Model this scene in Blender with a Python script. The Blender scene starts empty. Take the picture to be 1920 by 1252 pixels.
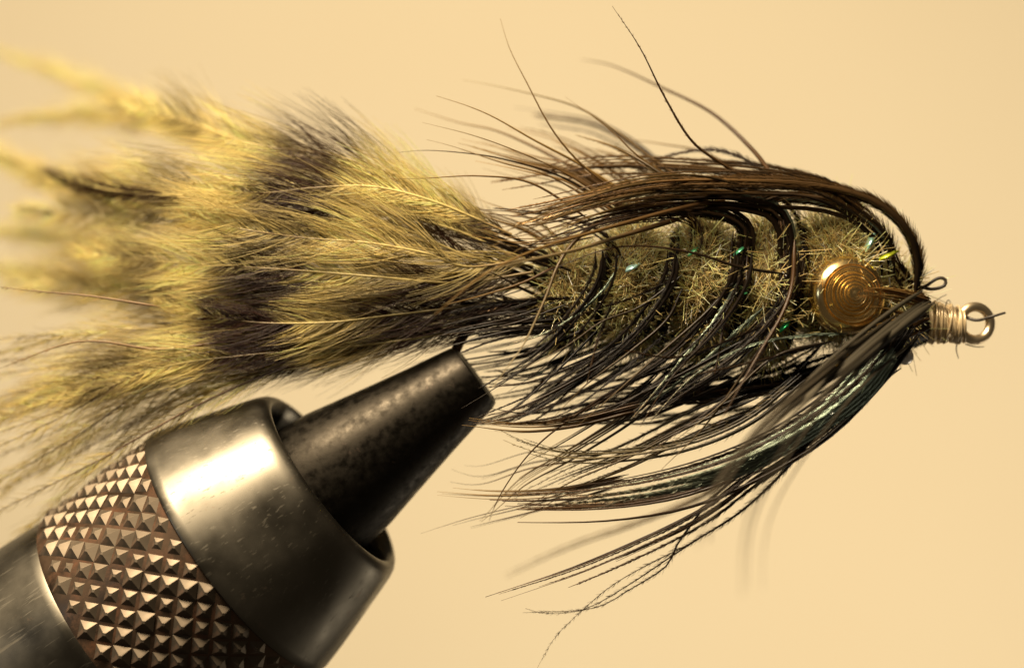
import bpy, math
import numpy as np
from mathutils import Vector, Matrix

# ------------------------------------------------------------------ camera, world, light
sc = bpy.context.scene
sc.unit_settings.system = 'METRIC'
sc.unit_settings.scale_length = 0.01          # one unit is one centimetre
COL = sc.collection
CAM_D = 12.0
cam_data = bpy.data.cameras.new("camera")
cam_data.sensor_width = 36.0
cam_data.lens = 36.0 * CAM_D / 5.0
cam_data.clip_start = 0.1
cam_data.clip_end = 400.0
cam_data.dof.use_dof = True
cam_data.dof.focus_distance = CAM_D - 0.32
cam_data.dof.aperture_fstop = 0.24
cam = bpy.data.objects.new("camera", cam_data)
cam.location = (0, -CAM_D, 0)
cam.rotation_euler = (math.radians(90), 0, 0)
COL.objects.link(cam)
sc.camera = cam

world = bpy.data.worlds.new("World")
sc.world = world
world.use_nodes = True
world.node_tree.nodes["Background"].inputs[0].default_value = (1.0, 0.80, 0.55, 1)
world.node_tree.nodes["Background"].inputs[1].default_value = 0.05

def area(name, loc, target, power, size, color):
    l = bpy.data.lights.new(name, 'AREA')
    l.shape = 'DISK'
    l.size = size
    l.energy = power
    l.color = color
    o = bpy.data.objects.new(name, l)
    o.location = loc
    d = Vector(target) - Vector(loc)
    o.rotation_euler = d.to_track_quat('-Z', 'Y').to_euler()
    COL.objects.link(o)
    return o

area("desk_lamp", (-6.5, -7.6, 16.5), (0, 0, 0), 15000, 8.0, (1.0, 0.83, 0.58))
area("backdrop_fill", (10, 6, -9), (3.5, 22, -1), 1480, 6.0, (1.0, 0.88, 0.68))  # unseen fill added only to brighten the backdrop towards the lower right
area("window_light", (-16, -9, 2.0), (0, 0, 0), 120, 3.0, (0.62, 0.80, 1.0))

sc.view_settings.view_transform = 'Standard'
sc.view_settings.look = 'None'
sc.view_settings.exposure = 0.0
sc.view_settings.gamma = 1.0
sc.cycles.max_bounces = 8
sc.cycles.transparent_max_bounces = 8

# ------------------------------------------------------------------ helpers
rng = np.random.default_rng(7)
PPC = 384.0                                     # photograph pixels per centimetre at y = 0

def P(px, py, y=0.0):
    s = (CAM_D + y) / CAM_D
    return np.array([(px - 960.0) / PPC * s, y, (626.0 - py) / PPC * s])

def spline(pts, n):
    """Catmull-Rom through pts, resampled to n points evenly along its length."""
    p = np.asarray(pts, float)
    if len(p) == 2:
        p = np.stack([p[0], (p[0] + p[1]) / 2, p[1]])
    q = np.vstack([2 * p[0] - p[1], p, 2 * p[-1] - p[-2]])
    out = []
    for i in range(1, len(q) - 2):
        t = np.linspace(0, 1, 14, endpoint=False)[:, None]
        a, b, c, d = q[i - 1], q[i], q[i + 1], q[i + 2]
        out.append(0.5 * ((2 * b) + (-a + c) * t + (2 * a - 5 * b + 4 * c - d) * t ** 2 + (-a + 3 * b - 3 * c + d) * t ** 3))
    out.append(p[-1][None])
    o = np.vstack(out)
    L = np.concatenate([[0], np.cumsum(np.linalg.norm(np.diff(o, axis=0), axis=1))])
    u = np.linspace(0, L[-1], n)
    return np.stack([np.interp(u, L, o[:, k]) for k in range(3)], 1)

def norm(v):
    return v / np.maximum(np.linalg.norm(v, axis=-1, keepdims=True), 1e-9)

def smooth_noise(n, step):
    k = max(2, int(n / step) + 2)
    return np.interp(np.linspace(0, k - 1, n), np.arange(k), rng.normal(0, 1, k))

def link(name, me, mat, parent=None, kind=None, smooth=True):
    if mat is not None and not me.materials:
        me.materials.append(mat)
    if smooth:
        me.shade_smooth()
    o = bpy.data.objects.new(name, me)
    COL.objects.link(o)
    if parent is not None:
        o.parent = parent
    if kind:
        o["kind"] = kind
    return o

def mesh_from(name, V, F, col=None):
    """V (n,3); F (m,4) or (m,3) int arrays; col (n,3)"""
    me = bpy.data.meshes.new(name)
    m, k = F.shape
    me.vertices.add(len(V))
    me.vertices.foreach_set("co", np.ascontiguousarray(V, np.float32).ravel())
    me.loops.add(m * k)
    me.loops.foreach_set("vertex_index", np.ascontiguousarray(F, np.int32).ravel())
    me.polygons.add(m)
    me.polygons.foreach_set("loop_start", np.arange(0, m * k, k, dtype=np.int32))
    if col is not None:
        a = me.color_attributes.new("Col", 'FLOAT_COLOR', 'POINT')
        a.data.foreach_set("color", np.hstack([col, np.ones((len(V), 1))]).astype(np.float32).ravel())
    me.update(calc_edges=True)
    return me

def tubes(name, C, R, mat, parent=None, col=None, S=3, kind=None, flat=1.0, flat_dir=None):
    """Many tapered tubes at once. C (N,K,3) centre lines, R (N,K) radii, col (N,K,3)."""
    C = np.asarray(C, float)
    if C.ndim == 2:
        C = C[None]; R = np.asarray(R)[None]
        if col is not None: col = np.asarray(col)[None]
    N, K, _ = C.shape
    T = norm(np.gradient(C, axis=1))
    ref = np.array([0.06, 1.0, 0.11]) if flat_dir is None else np.asarray(flat_dir)
    A = norm(np.cross(T, ref))
    B = np.cross(T, A)
    ang = np.linspace(0, 2 * np.pi, S, endpoint=False) + 0.3
    V = (C[:, :, None] + R[:, :, None, None] * (np.cos(ang)[None, None, :, None] * A[:, :, None]
         + flat * np.sin(ang)[None, None, :, None] * B[:, :, None]))
    idx = np.arange(N * K * S).reshape(N, K, S)
    a = idx[:, :-1]; b = idx[:, 1:]
    F = np.stack([a, np.roll(a, -1, 2), np.roll(b, -1, 2), b], -1).reshape(-1, 4)
    cc = None
    if col is not None:
        cc = np.repeat(np.asarray(col).reshape(N * K, 3), S, axis=0)
    me = mesh_from(name, V.reshape(-1, 3), F, cc)
    return link(name, me, mat, parent, kind)

def revolve(name, prof, mat, parent=None, n=96, a0=0.0, a1=2 * math.pi, cap=False, smooth=True):
    """Surface of revolution about local Z; prof = [(z, r), ...]."""
    full = abs(a1 - a0) > 6.28
    m = n if full else n + 1
    ang = a0 + (a1 - a0) * np.arange(m) / n
    pr = np.array(prof)
    V = np.stack([pr[None, :, 1] * np.cos(ang)[:, None], pr[None, :, 1] * np.sin(ang)[:, None],
                  np.broadcast_to(pr[None, :, 0], (m, len(pr)))], -1)
    idx = np.arange(m * len(pr)).reshape(m, len(pr))
    a = idx if full else idx[:-1]
    b = np.roll(idx, -1, 0) if full else idx[1:]
    F = np.stack([a[:, :-1], b[:, :-1], b[:, 1:], a[:, 1:]], -1).reshape(-1, 4)
    me = mesh_from(name, V.reshape(-1, 3), F)
    if cap:                                      # close a half with its flat face
        i0 = list(idx[0]); i1 = list(idx[-1])
        me2 = bpy.data.meshes.new(name)
        me2.from_pydata([tuple(v) for v in V.reshape(-1, 3)], [], [tuple(f) for f in F] + [tuple(i0 + i1[::-1])])
        bpy.data.meshes.remove(me)
        me = me2
        me.update()
    o = link(name, me, mat, parent, None, smooth)
    if smooth:
        try:
            me.set_sharp_from_angle(angle=math.radians(40))
        except Exception:
            pass
    return o

# ------------------------------------------------------------------ materials
def new_mat(name):
    m = bpy.data.materials.new(name)
    m.use_nodes = True
    nt = m.node_tree
    return m, nt, nt.nodes["Principled BSDF"], nt.nodes["Material Output"]

def nd(nt, t, **kw):
    n = nt.nodes.new(t)
    for k, v in kw.items():
        setattr(n, k, v)
    return n

def hair_mat(name, rough=0.45, spec=0.4, trans=0.35, tint=None, metal=0.0, trans_gain=(1, 1, 1)):
    m, nt, b, out = new_mat(name)
    at = nd(nt, "ShaderNodeAttribute", attribute_name="Col")
    nt.links.new(at.outputs["Color"], b.inputs["Base Color"])
    b.inputs["Roughness"].default_value = rough
    b.inputs["Specular IOR Level"].default_value = spec
    b.inputs["Metallic"].default_value = metal
    if tint:
        b.inputs["Specular Tint"].default_value = (*tint, 1)
    if trans > 0:
        tr = nd(nt, "ShaderNodeBsdfTranslucent")
        mul = nd(nt, "ShaderNodeMix", data_type='RGBA', blend_type='MULTIPLY')
        mul.inputs["Factor"].default_value = 1.0
        mul.inputs["B"].default_value = (*trans_gain, 1)
        nt.links.new(at.outputs["Color"], mul.inputs["A"])
        nt.links.new(mul.outputs["Result"], tr.inputs["Color"])
        mx = nd(nt, "ShaderNodeMixShader")
        mx.inputs[0].default_value = trans
        nt.links.new(b.outputs[0], mx.inputs[1])
        nt.links.new(tr.outputs[0], mx.inputs[2])
        nt.links.new(mx.outputs[0], out.inputs[0])
    return m

M_FEATHER = hair_mat("feather", 0.40, 0.18, 0.42)
M_SHAFT = hair_mat("feather_shaft", 0.3, 0.5, 0.25)
M_HERL = hair_mat("herl", 0.40, 0.25, 0.30, None, 0.0, (2.0, 1.6, 1.1))
M_IRI = hair_mat("iridescent_herl", 0.40, 1.0, 0.10, (0.75, 1.0, 0.86), 0.5)
M_HACKLE = hair_mat("hackle", 0.33, 0.35, 0.40, None, 0.0, (1.2, 1.1, 0.9))
M_CHENILLE = hair_mat("chenille", 0.14, 1.0, 0.30)

def metal_mat(name, base, rough, rust=None, rust_amt=0.5, scale=6.0, brush=True, rust_scale=9.0, bump=0.02, stretch=(1, 1, 14), rvar=0.3, scratch=0.0):
    m, nt, b, out = new_mat(name)
    tc = nd(nt, "ShaderNodeTexCoord")
    b.inputs["Metallic"].default_value = 1.0
    mp = nd(nt, "ShaderNodeMapping")
    mp.inputs["Scale"].default_value = stretch
    nt.links.new(tc.outputs["Object"], mp.inputs[0])
    n1 = nd(nt, "ShaderNodeTexNoise"); n1.inputs["Scale"].default_value = scale; n1.inputs["Detail"].default_value = 8
    nt.links.new(mp.outputs[0], n1.inputs["Vector"])
    mr = nd(nt, "ShaderNodeMapRange")
    mr.inputs["From Min"].default_value = 0.3; mr.inputs["From Max"].default_value = 0.7
    mr.inputs["To Min"].default_value = rough * (1 - rvar); mr.inputs["To Max"].default_value = rough * (1 + rvar)
    nt.links.new(n1.outputs["Fac"], mr.inputs["Value"])
    nt.links.new(mr.outputs[0], b.inputs["Roughness"])
    if scratch:
        m2 = nd(nt, "ShaderNodeMapping"); m2.inputs["Scale"].default_value = (34, 34, 1.3); m2.inputs["Rotation"].default_value = (0.12, 0.1, 0)
        nt.links.new(tc.outputs["Object"], m2.inputs[0])
        n3 = nd(nt, "ShaderNodeTexNoise"); n3.inputs["Scale"].default_value = 2.0; n3.inputs["Detail"].default_value = 3
        nt.links.new(m2.outputs[0], n3.inputs["Vector"])
        ms = nd(nt, "ShaderNodeMapRange")
        ms.inputs["From Min"].default_value = 0.62; ms.inputs["From Max"].default_value = 0.70; ms.inputs["To Max"].default_value = scratch
        nt.links.new(n3.outputs["Fac"], ms.inputs["Value"])
        ad = nd(nt, "ShaderNodeMath", operation='ADD')
        nt.links.new(mr.outputs[0], ad.inputs[0]); nt.links.new(ms.outputs[0], ad.inputs[1])
        nt.links.new(ad.outputs[0], b.inputs["Roughness"])
    bp = nd(nt, "ShaderNodeBump"); bp.inputs["Strength"].default_value = 0.25; bp.inputs["Distance"].default_value = bump
    nt.links.new(n1.outputs["Fac"], bp.inputs["Height"])
    nt.links.new(bp.outputs[0], b.inputs["Normal"])
    b.inputs["Base Color"].default_value = (*base, 1)
    if rust:
        n2 = nd(nt, "ShaderNodeTexNoise"); n2.inputs["Scale"].default_value = rust_scale; n2.inputs["Detail"].default_value = 10
        n2.inputs["Roughness"].default_value = 0.75
        nt.links.new(tc.outputs["Object"], n2.inputs["Vector"])
        r2 = nd(nt, "ShaderNodeMapRange")
        r2.inputs["From Min"].default_value = 0.72 - 0.35 * rust_amt; r2.inputs["From Max"].default_value = 0.82 - 0.2 * rust_amt
        nt.links.new(n2.outputs["Fac"], r2.inputs["Value"])
        mx = nd(nt, "ShaderNodeMix", data_type='RGBA')
        mx.inputs["A"].default_value = (*base, 1); mx.inputs["B"].default_value = (*rust, 1)
        nt.links.new(r2.outputs[0], mx.inputs["Factor"])
        nt.links.new(mx.outputs["Result"], b.inputs["Base Color"])
        inv = nd(nt, "ShaderNodeMapRange")
        inv.inputs["To Min"].default_value = 1.0; inv.inputs["To Max"].default_value = 0.25
        nt.links.new(r2.outputs[0], inv.inputs["Value"])
        nt.links.new(inv.outputs[0], b.inputs["Metallic"])
    return m

M_STEEL = metal_mat("brushed_steel", (0.130, 0.115, 0.090), 0.40, (0.11, 0.05, 0.02), 0.30, 3.5, stretch=(1, 1, 1), rust_scale=4.0, bump=0.0012, rvar=0.32, scratch=0.16)
M_KNURL = metal_mat("knurled_steel", (0.15, 0.118, 0.085), 0.55, (0.13, 0.06, 0.03), 0.55, 5.0, stretch=(1, 1, 1), rust_scale=7.0, bump=0.006)
M_GROOVE = metal_mat("rusty_groove", (0.12, 0.078, 0.05), 0.5, (0.13, 0.05, 0.02), 0.7, 5.0, stretch=(1, 1, 1), rust_scale=6.0, bump=0.006)
M_JAW = metal_mat("blackened_steel", (0.026, 0.022, 0.017), 0.47, (0.06, 0.035, 0.02), 0.30, 26.0, stretch=(1, 1, 1), rust_scale=12.0, bump=0.0025)
M_BRASS = metal_mat("brass", (1.0, 0.72, 0.32), 0.21, (0.85, 0.42, 0.14), 0.25, 8.0, stretch=(1, 1, 1), rust_scale=8.0, bump=0.003)
M_WIRE = metal_mat("hook_wire", (1.0, 0.80, 0.52), 0.36, None, 0, 6.0, stretch=(1, 1, 1), bump=0.002)
M_BRONZE = metal_mat("bronze_wire", (0.12, 0.075, 0.04), 0.3, None, 0, 6.0, stretch=(1, 1, 1), bump=0.002)
M_SILVER = metal_mat("silver_bead", (0.90, 0.86, 0.80), 0.30, None, 0, 6.0, stretch=(1, 1, 1), bump=0.002)

def plain(name, col, rough, spec=0.5, metal=0.0):
    m, nt, b, out = new_mat(name)
    b.inputs["Base Color"].default_value = (*col, 1)
    b.inputs["Roughness"].default_value = rough
    b.inputs["Specular IOR Level"].default_value = spec
    b.inputs["Metallic"].default_value = metal
    return m

M_THREAD = plain("tan_thread", (0.72, 0.55, 0.32), 0.32, 0.9, 0.25)
M_CORE = plain("chenille_core", (0.10, 0.068, 0.022), 0.7, 0.2)
M_DARKWIRE = plain("dark_thread", (0.03, 0.02, 0.012), 0.5)

m, nt, b, out = new_mat("cream_paper")
tc = nd(nt, "ShaderNodeTexCoord")
n1 = nd(nt, "ShaderNodeTexNoise"); n1.inputs["Scale"].default_value = 0.16; n1.inputs["Detail"].default_value = 2
nt.links.new(tc.outputs["Object"], n1.inputs["Vector"])
cr = nd(nt, "ShaderNodeMix", data_type='RGBA')
cr.inputs["A"].default_value = (0.77, 0.655, 0.465, 1); cr.inputs["B"].default_value = (0.80, 0.705, 0.52, 1)
nt.links.new(n1.outputs["Fac"], cr.inputs["Factor"])
nt.links.new(cr.outputs["Result"], b.inputs["Base Color"])
b.inputs["Roughness"].default_value = 0.9
b.inputs["Specular IOR Level"].default_value = 0.1
M_PAPER = m

# ------------------------------------------------------------------ backdrop
xs = np.linspace(-17, 17, 9); zs = np.linspace(-12, 12, 7)
V = np.array([[x, 22.0 + 0.004 * x * x, z] for x in xs for z in zs])
n = len(zs)
F = np.array([[i * n + j, (i + 1) * n + j, (i + 1) * n + j + 1, i * n + j + 1] for i in range(len(xs) - 1) for j in range(n - 1)])
bd = link("backdrop", mesh_from("backdrop", V, F), M_PAPER, None, "structure")
bd["label"] = "plain warm cream paper card out of focus behind the fly"

# ------------------------------------------------------------------ vise
TILT = math.radians(7)
ANG = math.radians(36.5)
AX = Vector((math.cos(ANG) * math.cos(TILT), -math.sin(TILT), math.sin(ANG) * math.cos(TILT)))
vise = bpy.data.objects.new("fly_tying_vise", None)
vise.location = Vector(P(622, 902, 0.10))
vise.rotation_euler = AX.to_track_quat('Z', 'Y').to_euler()
vise.empty_display_size = 0.5
COL.objects.link(vise)
vise["label"] = "steel fly tying vise with knurled collar and dark tapered jaws gripping the hook"
vise["category"] = "vise"

collar_prof = [(-0.75, 0.40), (-0.35, 0.415), (-0.06, 0.455), (-0.012, 0.468), (0.004, 0.482), (0.006, 0.496), (-0.004, 0.515),
               (-0.025, 0.535), (-0.06, 0.552), (-0.11, 0.570), (-0.20, 0.600), (-0.32, 0.640), (-0.45, 0.682), (-0.54, 0.708), (-0.575, 0.718),
               (-0.59, 0.716), (-0.60, 0.700)]
collar = revolve("collar", collar_prof, M_STEEL, vise, 128)
band = revolve("knurled_band", [(-0.60, 0.700), (-0.66, 0.697), (-1.26, 0.697), (-1.30, 0.690)], M_GROOVE, vise, 128)
sleeve = revolve("sleeve", [(-1.28, 0.690), (-1.295, 0.697), (-1.33, 0.701), (-1.8, 0.735), (-4.2, 0.76), (-4.25, 0.74), (-4.25, 0.0)], M_STEEL, vise, 128)

# pyramids of the knurl, cut by two families of 45 degree grooves
NA = 34
R0 = 0.694
da = 2 * math.pi / NA                     # angular diagonal of a diamond
dz = da * R0
hd = 0.024
vs = []
h_ = dz / 2 * 0.995
for (u, v) in ((h_, 0), (0, h_), (-h_, 0), (0, -h_)):
    vs.append((R0 * math.cos(u / R0), R0 * math.sin(u / R0), v))
t_ = 0.14
for (u, v) in ((h_ * t_, 0), (0, h_ * t_), (-h_ * t_, 0), (0, -h_ * t_)):
    rr = R0 + hd
    vs.append((rr * math.cos(u / R0), rr * math.sin(u / R0), v))
stud_me = bpy.data.meshes.new("knurl_stud")
stud_me.from_pydata(vs, [], [(0, 1, 5, 4), (1, 2, 6, 5), (2, 3, 7, 6), (3, 0, 4, 7), (4, 5, 6, 7)])
stud_me.materials.append(M_KNURL)
stud_me.update()
rest = []
view_local = vise.rotation_euler.to_matrix().transposed() @ Vector((0, -1, 0))
va = math.atan2(view_local.y, view_local.x)
rows = int(0.64 / (dz / 2)) + 1
for r in range(rows):
    zc = -0.640 - r * dz / 2
    for k in range(NA):
        a = (k + 0.5 * (r % 2)) * da
        d = (a - va + math.pi) % (2 * math.pi) - math.pi
        Mx = Matrix.Translation((0, 0, zc)) @ Matrix.Rotation(a + rng.normal(0, .004), 4, 'Z') @ Matrix.Diagonal((1 + rng.normal(0, .006), 1, 1, 1))
        if abs(d) < math.radians(98):
            o = bpy.data.objects.new("knurl_stud", stud_me)
            COL.objects.link(o)
            o.parent = band
            o.matrix_local = Mx
        else:
            rest.append(Mx)
V = []; F = []
for Mx in rest:
    k = len(V)
    V += [tuple(Mx @ Vector(v)) for v in vs]
    F += [tuple(k + i for i in f) for f in ((0, 1, 5, 4), (1, 2, 6, 5), (2, 3, 7, 6), (3, 0, 4, 7), (4, 5, 6, 7))]
me = bpy.data.meshes.new("rear_knurling"); me.from_pydata(V, [], F); me.update()
link("rear_knurling", me, M_KNURL, band, "stuff", False)

# the two jaw halves, split in the plane of the hook
jaw_prof = [(-0.60, 0.36), (-0.30, 0.362), (-0.05, 0.357), (0.10, 0.340), (0.25, 0.306), (0.45, 0.262), (0.65, 0.220), (0.86, 0.180),
            (0.885, 0.168), (0.893, 0.150), (0.893, 0.0), (-0.60, 0.0)]
sp = jaw_prof[:-1]
for sgn in (0, 1):
    j = revolve("jaw", sp, M_JAW, vise, 48, va - math.pi / 2 + sgn * math.pi, va + math.pi / 2 + sgn * math.pi, True)
    for v in j.data.vertices:                    # the end is ground slightly oblique
        if v.co.z > 0.84:
            v.co.z += 0.10 * (v.co.x * math.cos(va) + v.co.y * math.sin(va))
    off = 0.010 if sgn == 0 else -0.010
    j.location = (off * math.cos(va), off * math.sin(va), 0)

# ------------------------------------------------------------------ the fly
fly = bpy.data.objects.new("fishing_fly", None)
fly.location = (0, 0, 0)
fly.empty_display_size = 0.5
COL.objects.link(fly)
fly["label"] = "feathered fishing fly with barred yellow tail, fuzzy olive body and brass dome eye"
fly["category"] = "fishing fly"

def px(pts, y=0.0):
    return [P(p[0], p[1], p[2] if len(p) > 2 else y) for p in pts]

# hook: shank, bend and eye
C = spline(px([(1800, 606), (1740, 606), (1600, 590), (1400, 572), (1200, 566), (1000, 572), (910, 590), (862, 640), (850, 700), (880, 760)], 0.0), 60)
hook = tubes("hook", C, np.full(60, 0.026), M_BRONZE, fly, S=8)
cx, cy, ro = 1828, 606, 31
th = np.linspace(0, 2 * math.pi * 0.985, 40) + math.pi
ring = np.array([P(cx + ro * math.cos(t) * 0.92, cy + ro * math.sin(t), 0.03 * math.cos(t)) for t in th])
tubes("hook_eye", ring, np.full(40, 0.024), M_WIRE, hook, S=10)
# thread wraps on the hook neck
for i in range(27):
    x = 1737 + i * 2.6
    r = 0.097 - 0.012 * (i / 26.0) - (0.012 if i in (0, 26) else 0) + rng.normal(0, .004)
    c = P(x, 603 + 0.25 * i, 0)
    t = np.linspace(0, 2 * math.pi, 25)
    tl = rng.normal(0, .010)
    lp = np.stack([c[0] + 0.010 * (t / 6.28 - .5) + tl * np.sin(t), r * np.cos(t), c[2] + r * np.sin(t)], 1)
    tubes("thread_wrap", lp, np.full(25, 0.0062 * rng.uniform(.85, 1.2)), M_THREAD, fly, S=6)
hd_ = revolve("thread_head", [(-0.30, 0.05), (-0.22, 0.12), (-0.10, 0.15), (0.0, 0.13), (0.08, 0.10), (0.10, 0.06)], M_DARKWIRE, fly, 24)
hd_.rotation_euler = (0, math.pi / 2, 0)
hd_.location = Vector(P(1705, 603, 0))
# loose ends of thread
for pts, r in (([(1800, 590), (1830, 600, -.05), (1860, 593, -.1), (1885, 586, -.1)], 0.010),
               ([(1795, 640), (1793, 655), (1797, 672)], 0.0035), ([(1810, 645), (1830, 650), (1845, 650)], 0.0035),
               ([(1770, 580), (1778, 562), (1785, 575)], 0.003), ([(1745, 575), (1760, 560), (1775, 552)], 0.003)):
    C = spline(px(pts), 16)
    tubes("thread_end", C, np.full(16, r) * np.linspace(1, .6, 16), M_DARKWIRE, fly, S=5)
C = spline(px([(1690, 560), (1730, 540), (1758, 522), (1772, 524), (1770, 536), (1748, 542), (1722, 540), (1690, 560)], -0.12), 36)
tubes("thread_loop", C, np.full(36, 0.0085), M_DARKWIRE, fly, S=6)

# ---- chenille body: segments of a fuzzy core with glossy fibres
def fuzz(name, c, rx, r, n, L, parent, mat, base=(0.84, 0.63, 0.27), rad=0.0022, lean=0.0, curl=2.0, var=0.40):
    """fibres on an ellipsoid of revolution about X with centre c"""
    u = rng.uniform(-1, 1, n); a = rng.uniform(0, 2 * math.pi, n)
    w = np.sqrt(np.maximum(1 - np.abs(u) ** 2.1, 0.02))
    root = np.stack([c[0] + u * rx, c[1] + w * r * np.cos(a), c[2] + w * r * np.sin(a)], 1)
    nrm = norm(np.stack([u / rx * r * 0.8, w * np.cos(a), w * np.sin(a)], 1))
    wn = np.where(rng.random(n) < .45, .15, 1.0)[:, None]      # some fibres lie along the surface
    d = norm(nrm * wn + rng.normal(0, 0.55, (n, 3)) + np.array([lean, 0, 0]))
    d = d - nrm * np.minimum((d * nrm).sum(1, keepdims=True), 0)
    bend = rng.normal(0, curl, (n, 3))
    K = 6
    ts = np.linspace(0, 1, K)
    Ls = L * rng.uniform(0.5, 1.25, n)
    Cc = root[:, None] - nrm[:, None] * 0.02 + ts[None, :, None] * Ls[:, None, None] * d[:, None] + (ts ** 2)[None, :, None] * (Ls * .5)[:, None, None] * bend[:, None]
    R = rad * rng.uniform(.6, 1.3, n)[:, None] * np.linspace(1, 0.55, K)[None]
    k = np.exp(rng.normal(0, var, n))[:, None, None]
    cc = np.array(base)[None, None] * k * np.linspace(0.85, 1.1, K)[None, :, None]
    return tubes(name, Cc, R, mat, parent, np.clip(cc, 0, 0.8), S=3, kind="stuff")

segs = [(1070, 545, 56, 86, 1300), (1190, 540, 62, 114, 2000), (1316, 536, 62, 124, 2200), (1432, 545, 54, 126, 2100), (1562, 520, 78, 112, 2500), (1668, 570, 48, 66, 900)]
for (sx, sy, hx, hr, nf) in segs:
    c = P(sx, sy, 0)
    me_n = 20
    th = np.linspace(-1, 1, 15)
    prof = [(t * hx / PPC, max(0.002, hr / PPC * math.sqrt(max(0, 1 - abs(t) ** 2.1)))) for t in th]
    core = revolve("chenille_band", prof, M_CORE, fly, 24)
    core.rotation_euler = (0, math.pi / 2, 0)
    core.location = Vector(c)
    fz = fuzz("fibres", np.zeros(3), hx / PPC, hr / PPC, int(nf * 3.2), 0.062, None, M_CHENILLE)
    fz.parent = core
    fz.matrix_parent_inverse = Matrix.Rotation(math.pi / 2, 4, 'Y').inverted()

# dark wraps in the grooves between the segments
WRAPS = [(1128, 112), (1254, 126), (1380, 130), (1486, 128)]

# flash strips in the chenille
def flash_strip(p0, p1, w, col, y, tip=0.05):
    m, nt, b, out = new_mat("tinsel")
    b.inputs["Base Color"].default_value = (*col, 1)
    b.inputs["Metallic"].default_value = 0.75
    b.inputs["Roughness"].default_value = 0.28
    C = spline([P(*p0, y), P((p0[0] + p1[0]) / 2 + 2, (p0[1] + p1[1]) / 2, y - 0.02), P(*p1, y + tip)], 6)
    up = (-0.3, -0.75, 0.6)
    tubes("tinsel_strip", C, np.full(6, w / PPC), m, fly, S=4, flat=0.18, flat_dir=up)
flash_strip((1622, 470), (1636, 438), 7, (0.55, 0.95, 0.80), -0.27)
flash_strip((1648, 486), (1682, 470), 5.5, (0.80, 0.90, 0.06), -0.27)
flash_strip((1174, 506), (1196, 494), 7, (0.60, 0.95, 0.95), -0.33)
flash_strip((1462, 620), (1478, 602), 5.5, (0.05, 0.55, 0.20), -0.33)
flash_strip((1290, 478), (1306, 464), 4.5, (0.10, 0.55, 0.25), -0.33)
flash_strip((1376, 478), (1396, 460), 4.5, (0.10, 0.45, 0.22), -0.33)
flash_strip((1388, 552), (1400, 548), 4, (0.10, 0.60, 0.25), -0.36)

# ---- brass dome eye with turned rings, one on each side of the head
def dome_eye(loc, direction, R):
    prof = [(-0.06, 0.5 * R), (-0.06, 0.93 * R), (-0.045, 0.98 * R), (-0.015, R), (0.012, 0.985 * R), (0.038, 0.93 * R), (0.055, 0.86 * R), (0.066, 0.77 * R)]
    for r, w, h in ((0.74, .040, .018), (0.62, .026, .012), (0.53, .036, .017), (0.43, .022, .010), (0.35, .03, .014), (0.26, .02, .009), (0.18, .02, .009)):
        zb = 0.066 + 0.060 * (1 - (r / 0.77) ** 1.4)
        prof += [(zb - h * .45, (r + w * .4) * R), (zb - h * .5, r * R), (zb + h * .4, (r - w * .6) * R), (zb + h * .5, (r - w * 1.6) * R), (zb + h * .35, (r - w * 2.3) * R)]
    prof += [(0.122, 0.09 * R), (0.130, 0.03 * R), (0.130, 0.0004)]
    o = revolve("dome_eye", prof, M_BRASS, fly, 96)
    o.location = Vector(loc)
    o.rotation_euler = Vector(direction).to_track_quat('Z', 'Y').to_euler()
    return o
dome_eye(P(1589, 553, -0.33), (0.20, -1, 0.03), 0.187)
dome_eye(P(1591, 553, 0.34), (0.16, 1, 0.06), 0.187)
bead = revolve("glass_bead", [(0.042 * math.sin(t), max(.0005, 0.042 * math.cos(t))) for t in np.linspace(-1.57, 1.57, 13)], M_SILVER, fly, 24)
bead.location = Vector(P(1697, 668, -0.1))

# ------------------------------------------------------------------ strands (herl and hackle)
DARK = np.array([0.011, 0.0065, 0.0034]); BROWN = np.array([0.080, 0.040, 0.0145]); GOLD = np.array([0.33, 0.20, 0.06]); PALE = np.array([0.42, 0.33, 0.17])
AMB = np.array([0.20, 0.105, 0.032])
TEAL = np.array([0.38, 0.46, 0.34])  # teal of the iridescent herl, with its bright sheen painted in

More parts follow.
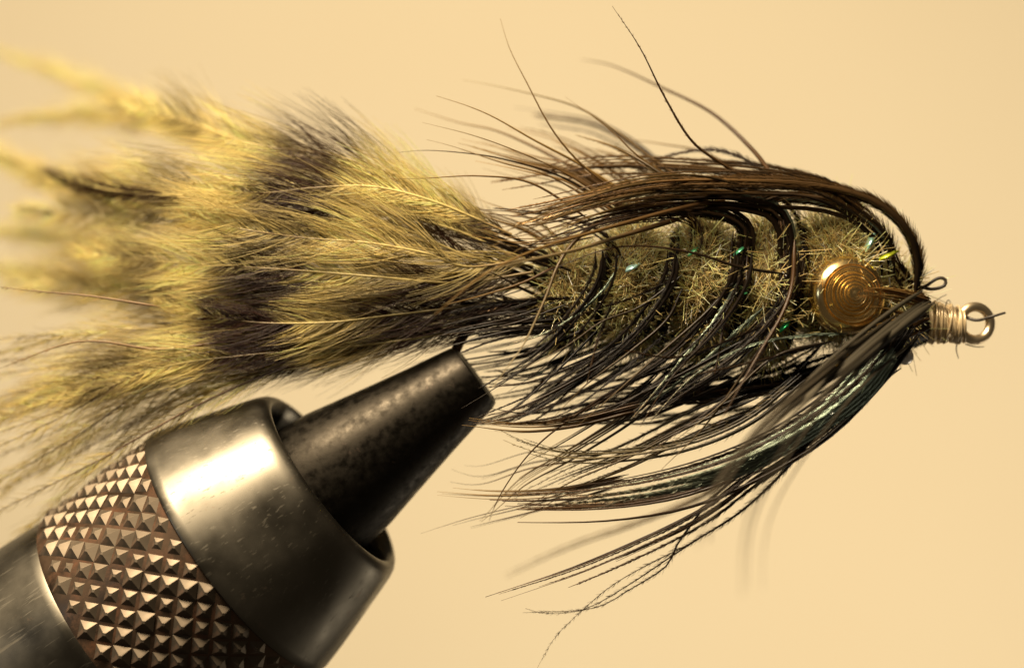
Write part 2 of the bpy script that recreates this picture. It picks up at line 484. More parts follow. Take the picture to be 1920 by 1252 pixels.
def fringe(C, L, dens, ang, parent, mat, base, tipcol, t0=0.03, t1=0.97, rad=0.0017, roll=None, fade=None):
    """short barbules along both sides of the centre line C"""
    seg = np.linalg.norm(np.diff(C, axis=0), axis=1).sum()
    n = int(seg * dens)
    if n < 6: return None
    t = np.sort(rng.uniform(t0, t1, n))
    ix = t * (len(C) - 1)
    Q = np.stack([np.interp(ix, np.arange(len(C)), C[:, k]) for k in range(3)], 1)
    Tn = norm(np.gradient(C, axis=0))
    T = norm(np.stack([np.interp(ix, np.arange(len(C)), Tn[:, k]) for k in range(3)], 1))
    side = np.where(rng.random(n) < .5, -1.0, 1.0)
    rl = (roll if roll is not None else rng.normal(0, .5)) + rng.normal(0, .35, n)
    vref = np.stack([0 * rl, np.cos(rl), np.sin(rl)], 1)
    B = norm(np.cross(T, vref))
    A = ang * rng.uniform(.7, 1.3, n)
    Ls = L * rng.uniform(.6, 1.15, n) * np.clip(1.2 - t, .2, 1) ** .8
    K = 3
    out = [Q]
    for k in range(1, K):
        aa = A * (1 - .35 * k / K)
        out.append(out[-1] + (Ls / (K - 1))[:, None] * (np.cos(aa)[:, None] * T + (side * np.sin(aa))[:, None] * B))
    Cc = np.stack(out, 1)
    R = np.full((n, 1), rad) * np.array([1.0, .8, .3])[None]
    v = np.exp(rng.normal(0, .3, n))[:, None, None]
    cc = (base[None, None] * np.array([1, .6, .2])[None, :, None] + tipcol[None, None] * np.array([0, .4, .8])[None, :, None]) * v
    if fade is not None:                         # the sheen put into the colour fades to brown towards the tip
        f = np.clip(t * 1.5 - .35 + rng.normal(0, .12, n), 0, 1)[:, None, None]
        cc = cc * (1 - f) + fade[None, None] * v * f
    return tubes("fringe", Cc, R, mat, parent, np.clip(cc, 0, .8), S=3, kind="stuff")

def strand(C, w, kind='herl', c0=DARK, c1=BROWN, K=22, fr=1.0, roll=None):
    """C: control points in space; w: width in photograph pixels"""
    C = spline(C, K)
    t = np.linspace(0, 1, K)
    col = c0[None] * (1 - t ** 1.6)[:, None] + c1[None] * (t ** 1.6)[:, None]
    st = np.clip(.25 + t / .10, 0, 1)
    if kind == 'herl':
        R = st * w / 2 / PPC * (0.35 + .65 * (1 - t) ** .6) * np.where(t > .96, .5, 1)
        o = tubes("herl_strand", C, R * .34, M_HERL, fly, col, S=5)
        fringe(C, w * 1.5 / PPC * fr, 430, 0.36, o, M_HERL, c0 * 1.3, c1 * .5, roll=roll, rad=0.0013)
    elif kind == 'iri':
        R = st * w / 2 / PPC * (0.30 + .70 * (1 - t) ** .6)
        tp = np.clip((1 - t) / .3, .08, 1)
        o = tubes("herl_strand", C, R * .5 * tp, M_IRI, fly, col * .6 + TEAL * .25, S=6, flat=.4)
        fringe(C, w * 1.1 / PPC * fr, 330, 0.34, o, M_IRI, TEAL * .5, TEAL * .9, fade=c1, rad=0.0021, roll=roll if roll is not None else 0.0)
    elif kind == 'sparse':
        R = st * w / 2 / PPC * np.clip(1.05 - t, .12, 1)
        o = tubes("herl_strand", C, R * .5, M_HERL, fly, col, S=5)
        fringe(C, 19 / PPC * fr, 130, 0.50, o, M_HERL, c0 * 1.3, c1, roll=roll, rad=0.0011)
    else:
        R = st * w / 2 / PPC * np.clip(1.08 - t ** 1.3, .12, 1)
        o = tubes("hackle_barb", C, R, M_HACKLE, fly, col, S=5)
        if kind == 'fuzzy':
            fringe(C, 0.045 * fr, 90, 0.55, o, M_HERL, c0, c1, rad=0.0013, roll=roll)
    return o

def bundle(pts, n, y0, y1, w, kind='herl', spread=12, yj=0.08, trim=(0.75, 1.0), c0=DARK, c1=BROWN, wj=.3, iri=0.0, fr=1.0, flare=1.0, thin=.38):
    """n strands following pts (pixels); spread in pixels, growing by flare towards the end"""
    pts = np.array(pts, float)
    m = len(pts)
    for i in range(n):
        q = pts.copy()
        f = np.linspace(1, flare, m)
        d = np.gradient(pts, axis=0)
        nr = np.stack([-d[:, 1], d[:, 0]], 1); nr /= np.linalg.norm(nr, axis=1, keepdims=True)
        off = rng.normal(0, spread)
        drift = rng.normal(0, spread * .5)
        q += nr * ((off * f + drift * np.linspace(-.3, 1, m) ** 2 * f)[:, None])
        q += rng.normal(0, spread * .05, q.shape)
        yy = np.linspace(y0, y1, m) + rng.normal(0, yj) + rng.normal(0, yj * .12, m)
        C = spline([P(a, b_, c_) for (a, b_), c_ in zip(q, yy)], 40)
        e = rng.uniform(*trim)
        s = rng.uniform(0, .04)
        C = C[int(s * 39): max(6, int(e * 39) + 1)][::3]
        k = kind
        if k == 'herl' and rng.random() < thin: k = 'hackle'
        if iri and rng.random() < iri: k = 'iri'
        v = np.exp(rng.normal(0, .25))
        strand(C, w * rng.uniform(1 - wj, 1 + wj) * (.55 if k == 'hackle' and kind == 'herl' else 1), k, c0 * v, c1 * v, fr=fr)

def one(pts, y0, y1, w, kind='hackle', c0=BROWN, c1=GOLD, fr=1.0, roll=None):
    m = len(pts)
    yy = np.linspace(y0, y1, m)
    strand([P(a, b_, c_) for (a, b_), c_ in zip(pts, yy)], w, kind, c0, c1, K=26, fr=fr, roll=roll)

exec_strands = True
# --- over the top, from the head back
bundle([(1712, 560), (1722, 500), (1700, 435), (1640, 380), (1540, 352), (1400, 342), (1230, 345), (1080, 375), (960, 405)], 7, -.15, -.35, 21, 'herl', 6, .06, (.8, 1), c1=AMB, thin=.15)
bundle([(1668, 520), (1664, 460), (1620, 410), (1540, 380), (1420, 372), (1280, 365), (1120, 385), (1000, 420), (880, 440)], 7, -.2, -.4, 21, 'herl', 6, .06, (.8, 1), iri=.3, c1=AMB, thin=.15)
bundle([(1640, 430), (1560, 365), (1480, 338), (1400, 325), (1280, 315), (1130, 310), (1000, 330), (880, 350)], 7, .0, .05, 15, 'herl', 11, .1, (.7, 1), c1=AMB)
bundle([(1630, 420), (1540, 362), (1450, 352), (1330, 350), (1200, 358), (1080, 385), (960, 410), (830, 425)], 7, -.25, -.35, 14, 'herl', 9, .08, (.7, 1), c1=AMB * 1.2)
bundle([(1480, 520), (1482, 440), (1462, 395), (1380, 372), (1250, 375), (1130, 395), (1040, 425)], 8, -.2, -.3, 17, 'herl', 8, .06, (.8, 1), iri=.2)
bundle([(1390, 500), (1402, 440), (1375, 408), (1300, 392), (1200, 396), (1100, 418), (1020, 450)], 10, -.2, -.3, 17, 'herl', 9, .06, (.75, 1), iri=.25)
bundle([(1290, 490), (1302, 435), (1282, 412), (1210, 412), (1120, 430), (1030, 462), (950, 490)], 5, -.25, -.3, 10, 'herl', 7, .05, (.75, 1))
bundle([(1165, 500), (1130, 450), (1070, 420), (960, 405), (850, 400)], 5, -.2, -.1, 8, 'herl', 10, .08, (.7, 1))
bundle([(1060, 480), (1000, 430), (900, 390), (800, 350)], 8, 0, .1, 4, 'hackle', 14, .1, (.6, 1), c0=BROWN, c1=GOLD)
bundle([(1480, 555), (1478, 470), (1470, 400)], 5, -.32, -.2, 18, 'herl', 8, .03, (.9, 1))
bundle([(1390, 545), (1392, 480), (1402, 420)], 5, -.32, -.2, 18, 'herl', 9, .03, (.9, 1))
bundle([(1420, 380), (1300, 352), (1180, 362), (1060, 400), (940, 455), (830, 520)], 5, -.30, -.75, 6, 'fuzzy', 14, .06, (.7, 1), c0=DARK, c1=GOLD * .8)
# --- wild hairs above
one([(1455, 340), (1412, 282), (1335, 212), (1240, 164), (1150, 124), (1090, 112)], -.1, .9, 9, 'fuzzy', BROWN, BROWN, .5)
one([(1420, 345), (1350, 305), (1295, 262), (1245, 180), (1200, 90), (1148, 12)], -.1, -.35, 6, 'fuzzy', BROWN, BROWN, .7)
one([(1220, 395), (1110, 325), (1040, 250), (985, 150), (955, 90), (938, 35)], -.2, -.1, 5, 'hackle', BROWN, GOLD)
one([(1450, 338), (1400, 300), (1340, 281), (1270, 288), (1205, 308)], 0, .2, 15, 'herl', DARK, BROWN)
one([(1440, 360), (1330, 290), (1240, 270), (1150, 258)], .3, .5, 6)
one([(1560, 345), (1450, 315), (1350, 306), (1240, 315), (1150, 330)], .1, .2, 9, 'herl', DARK, BROWN)
one([(1620, 372), (1500, 325), (1400, 308), (1280, 312)], .1, .25, 10, 'herl', DARK, BROWN)
bundle([(1350, 395), (1240, 320), (1190, 280), (1120, 242), (1050, 228), (940, 214)], 5, .5, 1.0, 15, 'herl', 6, .12, (.7, 1))
one([(1350, 380), (1240, 310), (1160, 250), (1080, 200), (960, 168), (868, 150)], .0, .35, 7, 'hackle', BROWN, PALE)
one([(1310, 365), (1200, 295), (1140, 240), (1060, 182)], -.1, -.1, 4)
one([(1200, 380), (1090, 310), (1000, 262), (930, 222), (880, 200), (818, 180)], -.1, -.2, 6, 'hackle', GOLD * .7, GOLD)
one([(1190, 388), (1080, 318), (1010, 280), (930, 245), (860, 230), (778, 204)], .1, .5, 8, 'hackle', BROWN, GOLD)
one([(1170, 395), (1060, 325), (960, 280), (880, 252), (792, 230)], -.1, -.2, 4)
one([(1170, 405), (1060, 335), (950, 300), (880, 288), (800, 282), (748, 286)], -.1, -.15, 5, 'hackle', DARK, BROWN)
one([(1150, 405), (1040, 335), (940, 305), (850, 275), (800, 262)], -.1, -.2, 4, 'hackle', BROWN, GOLD)
one([(1110, 415), (1000, 345), (900, 330), (800, 334), (720, 336)], -.2, -.2, 5, 'hackle', BROWN, GOLD)
bundle([(1230, 400), (1120, 325), (1040, 285), (960, 262), (900, 255)], 7, .2, .5, 8, 'fuzzy', 15, .15, (.6, 1), c0=BROWN, c1=GOLD)
bundle([(1190, 410), (1080, 335), (1000, 312), (920, 290), (840, 268)], 10, .0, .2, 6, 'hackle', 14, .15, (.6, 1), c0=BROWN, c1=GOLD)
bundle([(1310, 385), (1200, 310), (1140, 280), (1080, 262), (1010, 240)], 6, .1, .5, 8, 'fuzzy', 12, .2, (.6, 1), c0=DARK, c1=GOLD)
# --- thin strands in front of body and tail root
one([(1480, 515), (1385, 500), (1300, 474), (1200, 461), (1120, 472), (1000, 520)], -.42, -.5, 6, 'hackle', DARK, BROWN)
one([(1490, 450), (1486, 530), (1466, 590), (1425, 660), (1390, 720), (1345, 800)], -.45, -.75, 9, 'hackle', BROWN, BROWN)
one([(1360, 375), (1270, 392), (1130, 430), (1000, 470), (900, 520), (815, 590)], -.30, -.9, 9, 'hackle', BROWN, GOLD)
one([(1290, 405), (1180, 438), (1080, 468), (980, 490), (900, 512)], -.3, -.9, 10, 'hackle', BROWN, PALE)
one([(1150, 400), (1090, 440), (1050, 490), (1022, 560), (985, 640), (950, 690), (925, 725)], -.3, -.7, 8, 'hackle', BROWN, PALE)
one([(1040, 500), (980, 530), (900, 555), (840, 570)], -.4, -.5, 6, 'hackle', BROWN, GOLD)
bundle([(1110, 420), (1000, 440), (930, 430), (860, 400)], 6, -.3, -.3, 4, 'hackle', 18, .1, (.6, 1), c0=BROWN, c1=GOLD)
bundle([(1060, 560), (980, 590), (900, 610), (800, 620), (700, 640)], 16, -.1, -.05, 4, 'hackle', 22, .15, (.5, 1), c0=DARK, c1=BROWN)
# --- below and across the body: dark hackle sweeping back
for i in range(74):
    x0 = rng.uniform(1080, 1560); yy0 = rng.uniform(560, 680)
    if x0 > 1500: yy0 = max(yy0, 640)
    L = rng.uniform(230, 430)
    a = math.radians(rng.uniform(10, 44))
    x1 = max(x0 - L, 880 + rng.uniform(-20, 60)); L = x0 - x1
    drop = min(L * math.tan(a), 795 - yy0)
    sag = rng.uniform(-8, 30)
    ydep = rng.uniform(-.36, .3)
    k = rng.random()
    kd = 'herl' if k < .55 else ('iri' if k < .62 else 'hackle')
    one([(x0, yy0), (x0 - .33 * L, yy0 + .42 * drop + sag * .6), (x0 - .66 * L, yy0 + .78 * drop + sag), (x1, min(yy0 + drop, 800))],
        ydep, ydep + rng.normal(0, .12), rng.uniform(8, 17) if kd != 'hackle' else rng.uniform(5, 9), kd, DARK * rng.uniform(.7, 1.6), BROWN * rng.uniform(.4, 1.2))
bundle([(1180, 560), (1100, 610), (1010, 650), (930, 670), (820, 690), (700, 715)], 10, .1, .15, 6, 'hackle', 22, .15, (.55, 1), c0=DARK, c1=DARK * 1.6)
bundle([(1240, 600), (1120, 650), (1030, 680), (950, 700), (900, 720)], 10, .2, .1, 9, 'herl', 20, .15, (.7, 1), c1=DARK * 2)
bundle([(1660, 640), (1560, 690), (1440, 722), (1300, 740), (1150, 745), (1020, 770), (930, 780)], 18, .1, .1, 15, 'herl', 14, .12, (.6, 1), c1=DARK * 3)
bundle([(1640, 680), (1530, 715), (1400, 735), (1250, 745), (1100, 765)], 6, .0, .0, 14, 'herl', 7, .1, (.7, 1), c1=BROWN)
# strands across the body front, lower half
for pts, w, kd in (([(1280, 515), (1200, 575), (1130, 602), (1060, 650), (980, 690)], 6, 'hackle'), ([(1270, 520), (1180, 560), (1090, 590), (1010, 640)], 8, 'herl'),
                   ([(1280, 540), (1250, 600), (1180, 660), (1100, 720), (1040, 780)], 7, 'hackle'), ([(1160, 500), (1130, 545), (1080, 590), (1020, 625), (940, 650)], 9, 'iri'),
                   ([(1390, 520), (1340, 600), (1290, 660), (1240, 720), (1180, 790)], 12, 'iri'), ([(1375, 530), (1320, 590), (1240, 660), (1150, 740), (1080, 800)], 7, 'hackle'),
                   ([(1395, 500), (1370, 570), (1310, 650), (1250, 720), (1200, 800)], 9, 'herl'), ([(1480, 560), (1440, 640), (1390, 720), (1300, 790), (1200, 860)], 8, 'herl'),
                   ([(1590, 625), (1500, 630), (1400, 650), (1300, 705), (1210, 800)], 10, 'iri'), ([(1560, 640), (1450, 670), (1350, 760), (1260, 830)], 7, 'hackle'),
                   ([(1460, 600), (1400, 690), (1320, 800), (1240, 880)], 7, 'hackle'), ([(1150, 560), (1120, 640), (1100, 720)], 9, 'herl'),
                   ([(1360, 580), (1352, 640), (1340, 700)], 9, 'herl')):
    one(pts, -.36, -.45, w, kd, DARK, BROWN if kd != 'hackle' else GOLD * .5)
# --- lower strands sweeping out below
bundle([(1700, 600), (1630, 690), (1540, 765), (1430, 830), (1300, 880), (1160, 910), (1020, 925), (870, 925)], 15, -.45, -.3, 15, 'herl', 13, .07, (.72, 1), iri=.08, c1=BROWN, flare=.8)
bundle([(1690, 610), (1620, 700), (1530, 790), (1420, 860), (1290, 915), (1150, 940), (1000, 945), (900, 940)], 11, -.4, -.35, 16, 'herl', 11, .06, (.72, 1), iri=.12, c1=BROWN * 1.3, flare=.8)
bundle([(1690, 640), (1600, 750), (1520, 820), (1400, 900), (1320, 960), (1210, 1015), (1080, 1070), (960, 1110), (865, 1142)], 13, -.35, -.3, 13, 'herl', 7, .06, (.55, 1), c1=BROWN * 1.5, flare=1.5, thin=.6)
bundle([(1560, 770), (1470, 840), (1330, 930), (1200, 985), (1060, 1035), (900, 1110)], 2, .6, 1.0, 9, 'fuzzy', 8, .1, (.9, 1), c0=BROWN, c1=GOLD)
one([(1560, 770), (1500, 850), (1400, 950), (1300, 1015), (1240, 1055), (1180, 1095), (1100, 1140), (1030, 1150), (985, 1140)], -.2, -.2, 13, 'sparse', DARK, BROWN, 1.0, .1)
one([(1590, 740), (1500, 850), (1400, 950), (1300, 1015), (1230, 1050), (1150, 1095), (1090, 1145), (1040, 1195), (1005, 1256)], -.2, -.2, 9, 'sparse', DARK, BROWN, 1.0, .1)
one([(1420, 860), (1330, 940), (1270, 1020), (1250, 1060), (1180, 1105), (1110, 1140), (980, 1148)], -.2, -.2, 11, 'sparse', DARK, BROWN, 1.0, .1)
one([(1690, 690), (1640, 720), (1560, 760), (1480, 820), (1400, 870)], -.15, -.2, 13, 'sparse', DARK, BROWN, 1.0, .1)
one([(1600, 735), (1580, 790), (1500, 850), (1380, 900), (1280, 930)], -.25, -.2, 13, 'sparse', DARK, BROWN, 1.0, .1)
bundle([(1500, 700), (1400, 780), (1280, 830), (1150, 850), (1060, 850), (980, 830), (905, 792)], 5, -.4, -.3, 7, 'fuzzy', 7, .06, (.8, 1), c0=DARK, c1=PALE)
bundle([(1420, 740), (1300, 790), (1180, 850), (1080, 890), (980, 935), (880, 975)], 9, -.3, -.2, 7, 'fuzzy', 18, .1, (.6, 1), c0=DARK, c1=GOLD * .6)
bundle([(1250, 720), (1180, 780), (1060, 855), (980, 900), (915, 960), (870, 995)], 8, -.2, -.1, 5, 'hackle', 16, .1, (.6, 1), c0=DARK, c1=GOLD * .6)
bundle([(1200, 760), (1080, 790), (980, 800), (880, 790), (820, 783)], 6, -.35, -.3, 6, 'hackle', 7, .06, (.7, 1), c0=BROWN, c1=GOLD)
bundle([(1180, 900), (1050, 925), (930, 930), (800, 920)], 6, -.2, -.2, 4, 'hackle', 9, .05, (.7, 1), c0=BROWN, c1=GOLD)
bundle([(1150, 900), (1000, 945), (880, 975), (760, 1012)], 4, -.2, -.1, 3.5, 'hackle', 9, .08, (.7, 1), c0=BROWN, c1=BROWN)
bundle([(1150, 840), (1000, 860), (900, 890), (830, 880)], 4, -.1, 0, 4, 'hackle', 12, .08, (.7, 1), c0=BROWN, c1=BROWN)
bundle([(1130, 740), (1010, 830), (940, 920), (905, 1000)], 3, -.3, -.3, 3.5, 'hackle', 5, .04, (.8, 1), c0=BROWN, c1=BROWN)
for (wx, wr) in WRAPS:
    bundle([(wx + 8, 470), (wx + 2, 520), (wx - 40, 590), (wx - 120, 670), (wx - 220, 735), (wx - 320, 790)], 7, -.37, -.36, 12, 'herl', 13, .05, (.45, 1), c1=DARK * 3, thin=.5)
    for q in range(5):
        c = P(wx + rng.normal(0, 6), 543, 0); r = wr / PPC * rng.uniform(.74, .96)
        a = np.linspace(0, 2 * math.pi, 26)
        C = np.stack([c[0] + .045 * np.sin(a) + 0 * a, c[1] + r * np.cos(a), c[2] + r * np.sin(a)], 1)
        strand(C, 14, 'herl', DARK, DARK * 1.5, K=40, fr=.9, roll=rng.uniform(0, 1))
bundle([(1742, 575), (1690, 560), (1640, 552), (1600, 560)], 7, -.25, -.50, 8, 'fuzzy', 14, .03, (.6, 1), c0=BROWN, c1=GOLD, fr=1.3)
bundle([(1740, 590), (1690, 610), (1640, 625), (1590, 650)], 7, -.25, -.48, 9, 'fuzzy', 12, .03, (.6, 1), c0=BROWN, c1=GOLD * .7, fr=1.3)
bundle([(1735, 570), (1705, 520), (1680, 480), (1668, 430)], 5, -.1, -.30, 9, 'fuzzy', 9, .04, (.6, 1), c0=DARK, c1=BROWN, fr=1.3)
# near, blurred strands from the head towards the camera
bundle([(1740, 560), (1690, 595), (1620, 650), (1540, 720), (1470, 790), (1390, 880)], 5, -.45, -1.2, 13, 'hackle', 9, .08, (.8, 1), c0=np.array([.06, .050, .033]), c1=np.array([.20, .17, .12]), flare=1.6)
for k in range(4):                               # broad strands with the lamp's pale green sheen put into their colour
    d = k * 7 + 12
    one([(1672 + d * .3, 640 + d), (1610 + d * .4, 712 + d), (1540, 772 + d), (1440, 828 + d * 1.1), (1330, 872 + d), (1220 - 30 * (k % 2), 900 + d), (1110 - 45 * (k % 3), 922 + d)], -.62 + .02 * k, -.5, 27, 'iri', DARK, BROWN, 1.0, .5)
bundle([(1070, 530), (1000, 495), (930, 465), (830, 440)], 22, -.15, -.22, 14, 'herl', 22, .08, (.6, 1), c1=DARK * 2)
bundle([(1080, 585), (1000, 590), (920, 598), (810, 625)], 22, -.15, -.2, 13, 'herl', 20, .08, (.6, 1), c1=DARK * 2)
bundle([(1700, 585), (1570, 680), (1430, 800), (1340, 930), (1318, 1060)], 4, -.35, -2.2, 8, 'hackle', 10, .1, (.9, 1), c0=np.array([.05, .04, .026]), c1=np.array([.12, .095, .065]))
bundle([(1700, 595), (1590, 690), (1470, 840), (1398, 980), (1388, 1160)], 3, -.35, -2.4, 8, 'hackle', 12, .1, (.9, 1), c0=np.array([.05, .04, .026]), c1=np.array([.12, .095, .065]))
# --- the head: short dark butts wound round the hook
for i in range(60):
    x0 = rng.uniform(1650, 1735); a = rng.uniform(0, 2 * math.pi)
    r = 0.10 + 0.06 * (1735 - x0) / 85
    c = P(x0, 603, 0)
    p0 = c + np.array([0, r * math.cos(a), r * math.sin(a)])
    L = rng.uniform(.12, .3)
    p1 = p0 + np.array([-L, r * .5 * math.cos(a), r * .5 * math.sin(a)])
    strand([c + np.array([.04, .6 * r * math.cos(a), .6 * r * math.sin(a)]), p0, p1], 10, 'herl', DARK * 1.6, BROWN * .8, K=8, fr=.9)

# ------------------------------------------------------------------ tail feathers
YEL = np.array([0.90, 0.73, 0.29]); MAU = np.array([0.052, 0.022, 0.014]); UMB = np.array([0.26, 0.16, 0.07])

def bars(u, root=0.4):
    """pigment of the barred feathers by distance (cm) from the root"""
    k = np.clip((root - u) / .55, 0, .92)
    for a, b_, wt in ((-0.5, 0.20, 1), (0.87, 1.35, 1), (1.75, 2.15, .6), (2.5, 2.9, .4)):
        k = np.maximum(k, wt * np.clip((u - a) / .10 + .3, 0, 1) * np.clip((b_ - u) / .10 + .3, 0, 1))
    return k

def feather(pts, wu, wd, dens=150, off=0.0, roll=0.0, t0=0.02, amp=1.0, dark=1.0, rad=0.0021, yel=YEL, a0=0.50, a1=0.05, fluff=0.0, root=0.85, t1=.985, sh=np.array([.66, .52, .20])):
    C = spline(px(pts), 70)
    seg = np.linalg.norm(np.diff(C, axis=0), axis=1)
    U = np.concatenate([[0], np.cumsum(seg)])
    u0 = (960 - pts[0][0]) / PPC + off
    t = np.linspace(0, 1, 70)
    R = 0.0075 * (1 - .8 * t)
    kb = bars(U + u0)[:, None] * .7
    shaft = tubes("tail_feather", C, R, M_SHAFT, fly, sh[None] * (1 - kb) + MAU[None] * kb * 2, S=5)
    Tn = norm(np.gradient(C, axis=0))
    K = 7
    parts = []
    for side, wv in ((1, wu), (-1, wd)):
        if wv <= 0: continue
        n = int(U[-1] * dens)
        tt = np.sort(rng.uniform(t0, t1, n))
        ix = tt * 69
        Q = np.stack([np.interp(ix, np.arange(70), C[:, k]) for k in range(3)], 1)
        T = norm(np.stack([np.interp(ix, np.arange(70), Tn[:, k]) for k in range(3)], 1))
        lock = smooth_noise(n, 7); lock2 = smooth_noise(n, 9); lock3 = smooth_noise(n, 5)
        rl = roll + .25 * lock2 + rng.normal(0, .12 + fluff, n)
        vref = np.stack([0 * rl, np.cos(rl), np.sin(rl)], 1)
        B = norm(np.cross(vref, T)) * side * -1
        Yn = np.cross(T, B)
        prof = np.clip(np.minimum(tt / .30 + .30, 1) * np.clip((1.06 - tt) / .45, 0.2, 1), 0, 1)
        L = wv / PPC * prof * (1 + .12 * lock3 * amp) * rng.uniform(.5, 1.2, n) / .42
        A0 = a0 * (1 + .12 * lock) + rng.normal(0, .07 + fluff, n)
        A1 = a1 + .10 * lock + rng.normal(0, .07 + fluff, n)
        o = rng.normal(0, .10, n) + .10 * lock2
        pl = [Q]
        for k in range(1, K):
            s = (k - 1) / (K - 2)
            aa = A0 * (1 - s) ** 1.2 + A1 * (1 - (1 - s) ** 1.2)
            d = np.cos(aa)[:, None] * T + np.sin(aa)[:, None] * B + (o * (.4 + s))[:, None] * Yn
            pl.append(pl[-1] + (L / (K - 1))[:, None] * norm(d))
        Cc = np.stack(pl, 1)
        ub = np.interp(ix, np.arange(70), U) + u0
        uu = ub[:, None] + L[:, None] * np.linspace(0, .8, K)[None] + (.055 * lock3 + rng.normal(0, .02, n))[:, None]
        k_ = np.clip(bars(uu, root + .12 * lock3[:, None]) * (dark + .12 * lock2[:, None]), 0, 1)[:, :, None]
        v = np.exp(rng.normal(0, .22, n) + .12 * lock2)[:, None, None]
        tip = np.linspace(0, 1, K)[None, :, None] ** 2 * .30
        base = yel[None, None] * (1 - tip) + UMB[None, None] * tip
        cc = (base * (1 - k_) + MAU[None, None] * k_) * v
        parts.append((Cc, rad * rng.uniform(.7, 1.2, n)[:, None] * np.linspace(1, .30, K)[None], cc))
    Cc = np.concatenate([p[0] for p in parts]); Rr = np.concatenate([p[1] for p in parts]); cc = np.concatenate([p[2] for p in parts])
    tubes("barbs", Cc, Rr, M_FEATHER, shaft, np.clip(cc, 0, .85), S=3, kind="stuff")
    return shaft

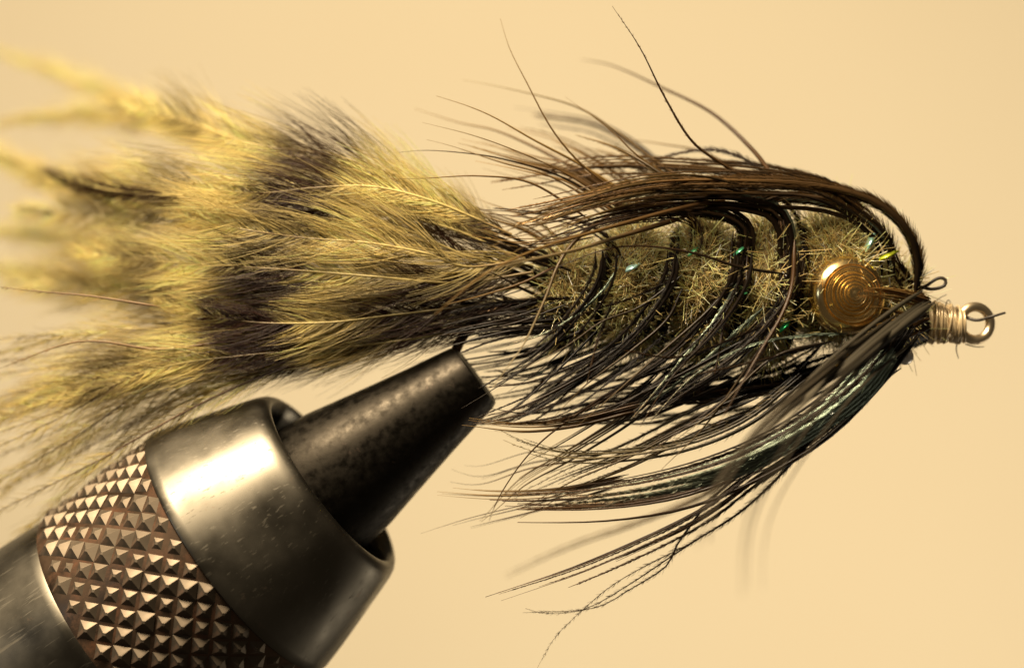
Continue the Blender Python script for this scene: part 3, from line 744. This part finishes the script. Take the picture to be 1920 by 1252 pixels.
FE = [
    # sparse brown hairs standing up along the top
    ([(930, 440, .1), (820, 370, .1), (700, 315, .1), (600, 288, .15), (480, 272, .2), (380, 240, .3)], 78, 0, dict(dens=42, rad=.0016, yel=np.array([.27, .175, .11]), a0=1.0, a1=.55, fluff=.1, root=.1)),
    ([(900, 420, .2), (760, 345, .2), (620, 300, .2), (500, 285, .25), (380, 250, .3)], 90, 0, dict(dens=32, rad=.0015, yel=np.array([.24, .15, .10]), a0=1.0, a1=.6, fluff=.12, root=.1)),
    # dark and yellow blurred tips at the left
    ([(345, 366, .0), (250, 362, .1), (170, 348, .2), (80, 318, .3)], 26, 34, dict(yel=MAU * .8, a0=.35, fluff=.1, root=-3)),
    ([(330, 362, .05), (240, 366, .15), (160, 355, .25), (90, 330, .35)], 26, 30, dict(yel=MAU * .8, a0=.35, fluff=.1, root=-3)),
    ([(150, 345, .3), (80, 325, .4), (-40, 280, .5)], 40, 50, dict(yel=YEL * .9, a0=.35, fluff=.1, root=-3, off=-2.4)),
    # far layer
    ([(960, 470, .5), (760, 380, .6), (560, 300, .7), (350, 240, .9), (150, 215, 1.2), (-30, 235, 1.4)], 60, 70, dict(off=.05)),
    ([(700, 400, .9), (450, 300, 1.3), (250, 200, 1.8), (110, 140, 2.2), (-30, 90, 2.5)], 50, 70, dict(off=.5, dark=.8)),
    ([(960, 500, .5), (700, 440, .7), (450, 400, .8), (250, 370, 1.0), (60, 330, 1.2), (-40, 280, 1.3)], 80, 90, dict(off=-.05)),
    ([(960, 520, .5), (700, 500, .6), (400, 480, .7), (150, 450, .9), (-40, 430, 1.1)], 100, 100, dict(off=.08)),
    ([(960, 540, .4), (700, 560, .5), (420, 560, .6), (180, 520, .8), (-40, 500, 1.0)], 100, 100, dict(off=-.04)),
    ([(960, 560, .3), (720, 620, .3), (480, 650, .4), (220, 690, .4), (-20, 760, .5)], 90, 80, dict(off=.1)),
    ([(940, 580, .2), (720, 650, .2), (500, 700, .2), (250, 780, .3), (60, 880, .3), (-30, 960, .3)], 55, 50, dict(off=-.1, dens=62, a0=.42, a1=.03, fluff=.09)),
    # middle layer
    ([(970, 470, .2), (820, 370, .2), (700, 315, .2), (600, 288, .25), (480, 272, .3), (340, 225, .5), (190, 195, .8)], 36, 80, dict(off=.0, a0=.6, a1=.2, root=.45)),
    ([(970, 480, .1), (830, 400, .1), (680, 345, .1), (540, 345, .1), (400, 345, .2), (250, 350, .4), (80, 345, .7)], 90, 110, dict(off=.06, root=.45)),
    ([(980, 490, .0), (850, 430, .0), (700, 400, .0), (560, 420, .0), (400, 410, .1), (230, 400, .3), (20, 400, .6)], 90, 110, dict(off=.02)),
    ([(980, 540, .0), (850, 540, .0), (700, 540, .0), (540, 560, .0), (380, 560, .1), (200, 540, .3), (0, 530, .5)], 100, 100, dict(off=.1)),
    ([(980, 570, .0), (860, 600, .0), (720, 620, .0), (560, 640, .0), (400, 650, .0), (200, 700, .05), (-20, 790, .1)], 80, 80, dict(off=-.05)),
    ([(960, 560, .1), (760, 590, .1), (560, 600, .1), (320, 610, .1), (130, 630, .15), (-30, 670, .2)], 60, 55, dict(off=.15, dens=62, a0=.4, a1=.03, fluff=.08)),
    ([(900, 600, .1), (700, 650, .1), (520, 690, .1), (350, 720, .1), (180, 790, .1), (-10, 900, .15)], 55, 50, dict(off=.0, dens=62, rad=.0017, a0=.42, a1=.04, fluff=.1)),
    ([(780, 610, .0), (600, 650, .0), (420, 680, .0), (220, 730, .0), (70, 760, .0), (-30, 810, .0)], 50, 45, dict(off=.25, dens=62, rad=.0017, a0=.4, a1=.04, fluff=.1)),
    ([(640, 640, .0), (450, 710, .05), (300, 780, .1), (150, 900, .15), (-20, 1060, .2)], 60, 45, dict(off=-.1, dens=62, rad=.0016, a0=.42, a1=.03, fluff=.1)),
    # near layer
    ([(1010, 482, -.2), (880, 500, -.22), (800, 475, -.22), (690, 455, -.2), (560, 445, -.15), (430, 425, -.1), (300, 395, .1)], 85, 100, dict(off=-.02, dark=.45)),
    ([(960, 440, -.15), (820, 380, -.15), (700, 350, -.12), (590, 352, -.1), (480, 362, -.05), (330, 350, .1)], 80, 75, dict(dark=1.2, off=.04, root=.35)),
    ([(1000, 510, -.2), (860, 530, -.2), (720, 520, -.2), (600, 510, -.15), (450, 500, -.1), (300, 490, .0), (120, 470, .2)], 80, 85, dict(off=-.06, dark=1.2)),
    ([(990, 560, -.15), (870, 575, -.15), (740, 590, -.15), (600, 605, -.15), (440, 600, -.1), (280, 560, .0)], 75, 70, dict(off=-.30, dark=1.2)),
    ([(990, 590, -.1), (860, 620, -.1), (740, 640, -.1), (600, 655, -.1), (470, 665, -.1), (300, 690, -.1), (120, 760, -.05)], 55, 60, dict(off=-.12)),
    ([(1000, 500, -.05), (880, 480, -.1), (760, 430, -.1), (640, 400, -.08), (520, 390, .0), (400, 380, .1)], 75, 75, dict(off=.10)),
    ([(1000, 520, -.1), (900, 545, -.1), (780, 560, -.1), (640, 570, -.1), (480, 545, .0), (330, 520, .1)], 75, 75, dict(off=-.03, dark=1.0)),
]
for i in range(11):                              # thin wispy plumes streaming down to the lower left
    ye = 640 + 34 * i + rng.normal(0, 12)
    xs_ = rng.uniform(640, 820); ys_ = 600 + 3.5 * i + rng.normal(0, 8); yd = rng.uniform(-.15, .5)
    xm = rng.uniform(300, 400); ym = ys_ + (ye - ys_) * rng.uniform(.25, .36)
    FE.append(([(xs_, ys_, yd), ((xs_ + xm) / 2, ys_ + (ym - ys_) * .36, yd), (xm, ym, yd), (xm * .45, ym + (ye - ym) * .52, yd), (-40, ye, yd)],
               rng.uniform(32, 48), rng.uniform(28, 42), dict(off=rng.uniform(-.3, .4), dens=62, rad=.0015, a0=.5, a1=.14, fluff=.10, root=.2, sh=np.array([.20, .13, .08]), yel=YEL * .85)))
for pts, wu, wd, kw in FE:
    # the tail curls away from the camera towards its tips
    pts = [(a, b_, c_ + 1.0 * max(0, (420 - a) / 450) ** 1.3 * (1.0 if b_ < 620 else .25)) for a, b_, c_ in pts]
    if pts[0][2] >= .35:                         # the far feathers are loose and downy
        kw['a0'] = .36; kw['fluff'] = .12; kw['dark'] = .7; pts = [(a, b_, c_ + .5 * max(0, (600 - a) / 600)) for a, b_, c_ in pts]
    kw['off'] = kw.get('off', 0) + rng.normal(0, .05)
    kw['dark'] = kw.get('dark', 1.0) * rng.uniform(.9, 1.1)
    feather(pts, wu, wd, **kw)
# out of focus dark bar and pale knobs near the camera
one([(420, 640), (300, 655), (150, 640), (0, 690)], -.1, -.05, 6, 'fuzzy', UMB, UMB, 1.5)
one([(300, 575), (170, 555), (60, 545), (-20, 535)], -.1, .0, 5, 'fuzzy', UMB, UMB, 1.2)
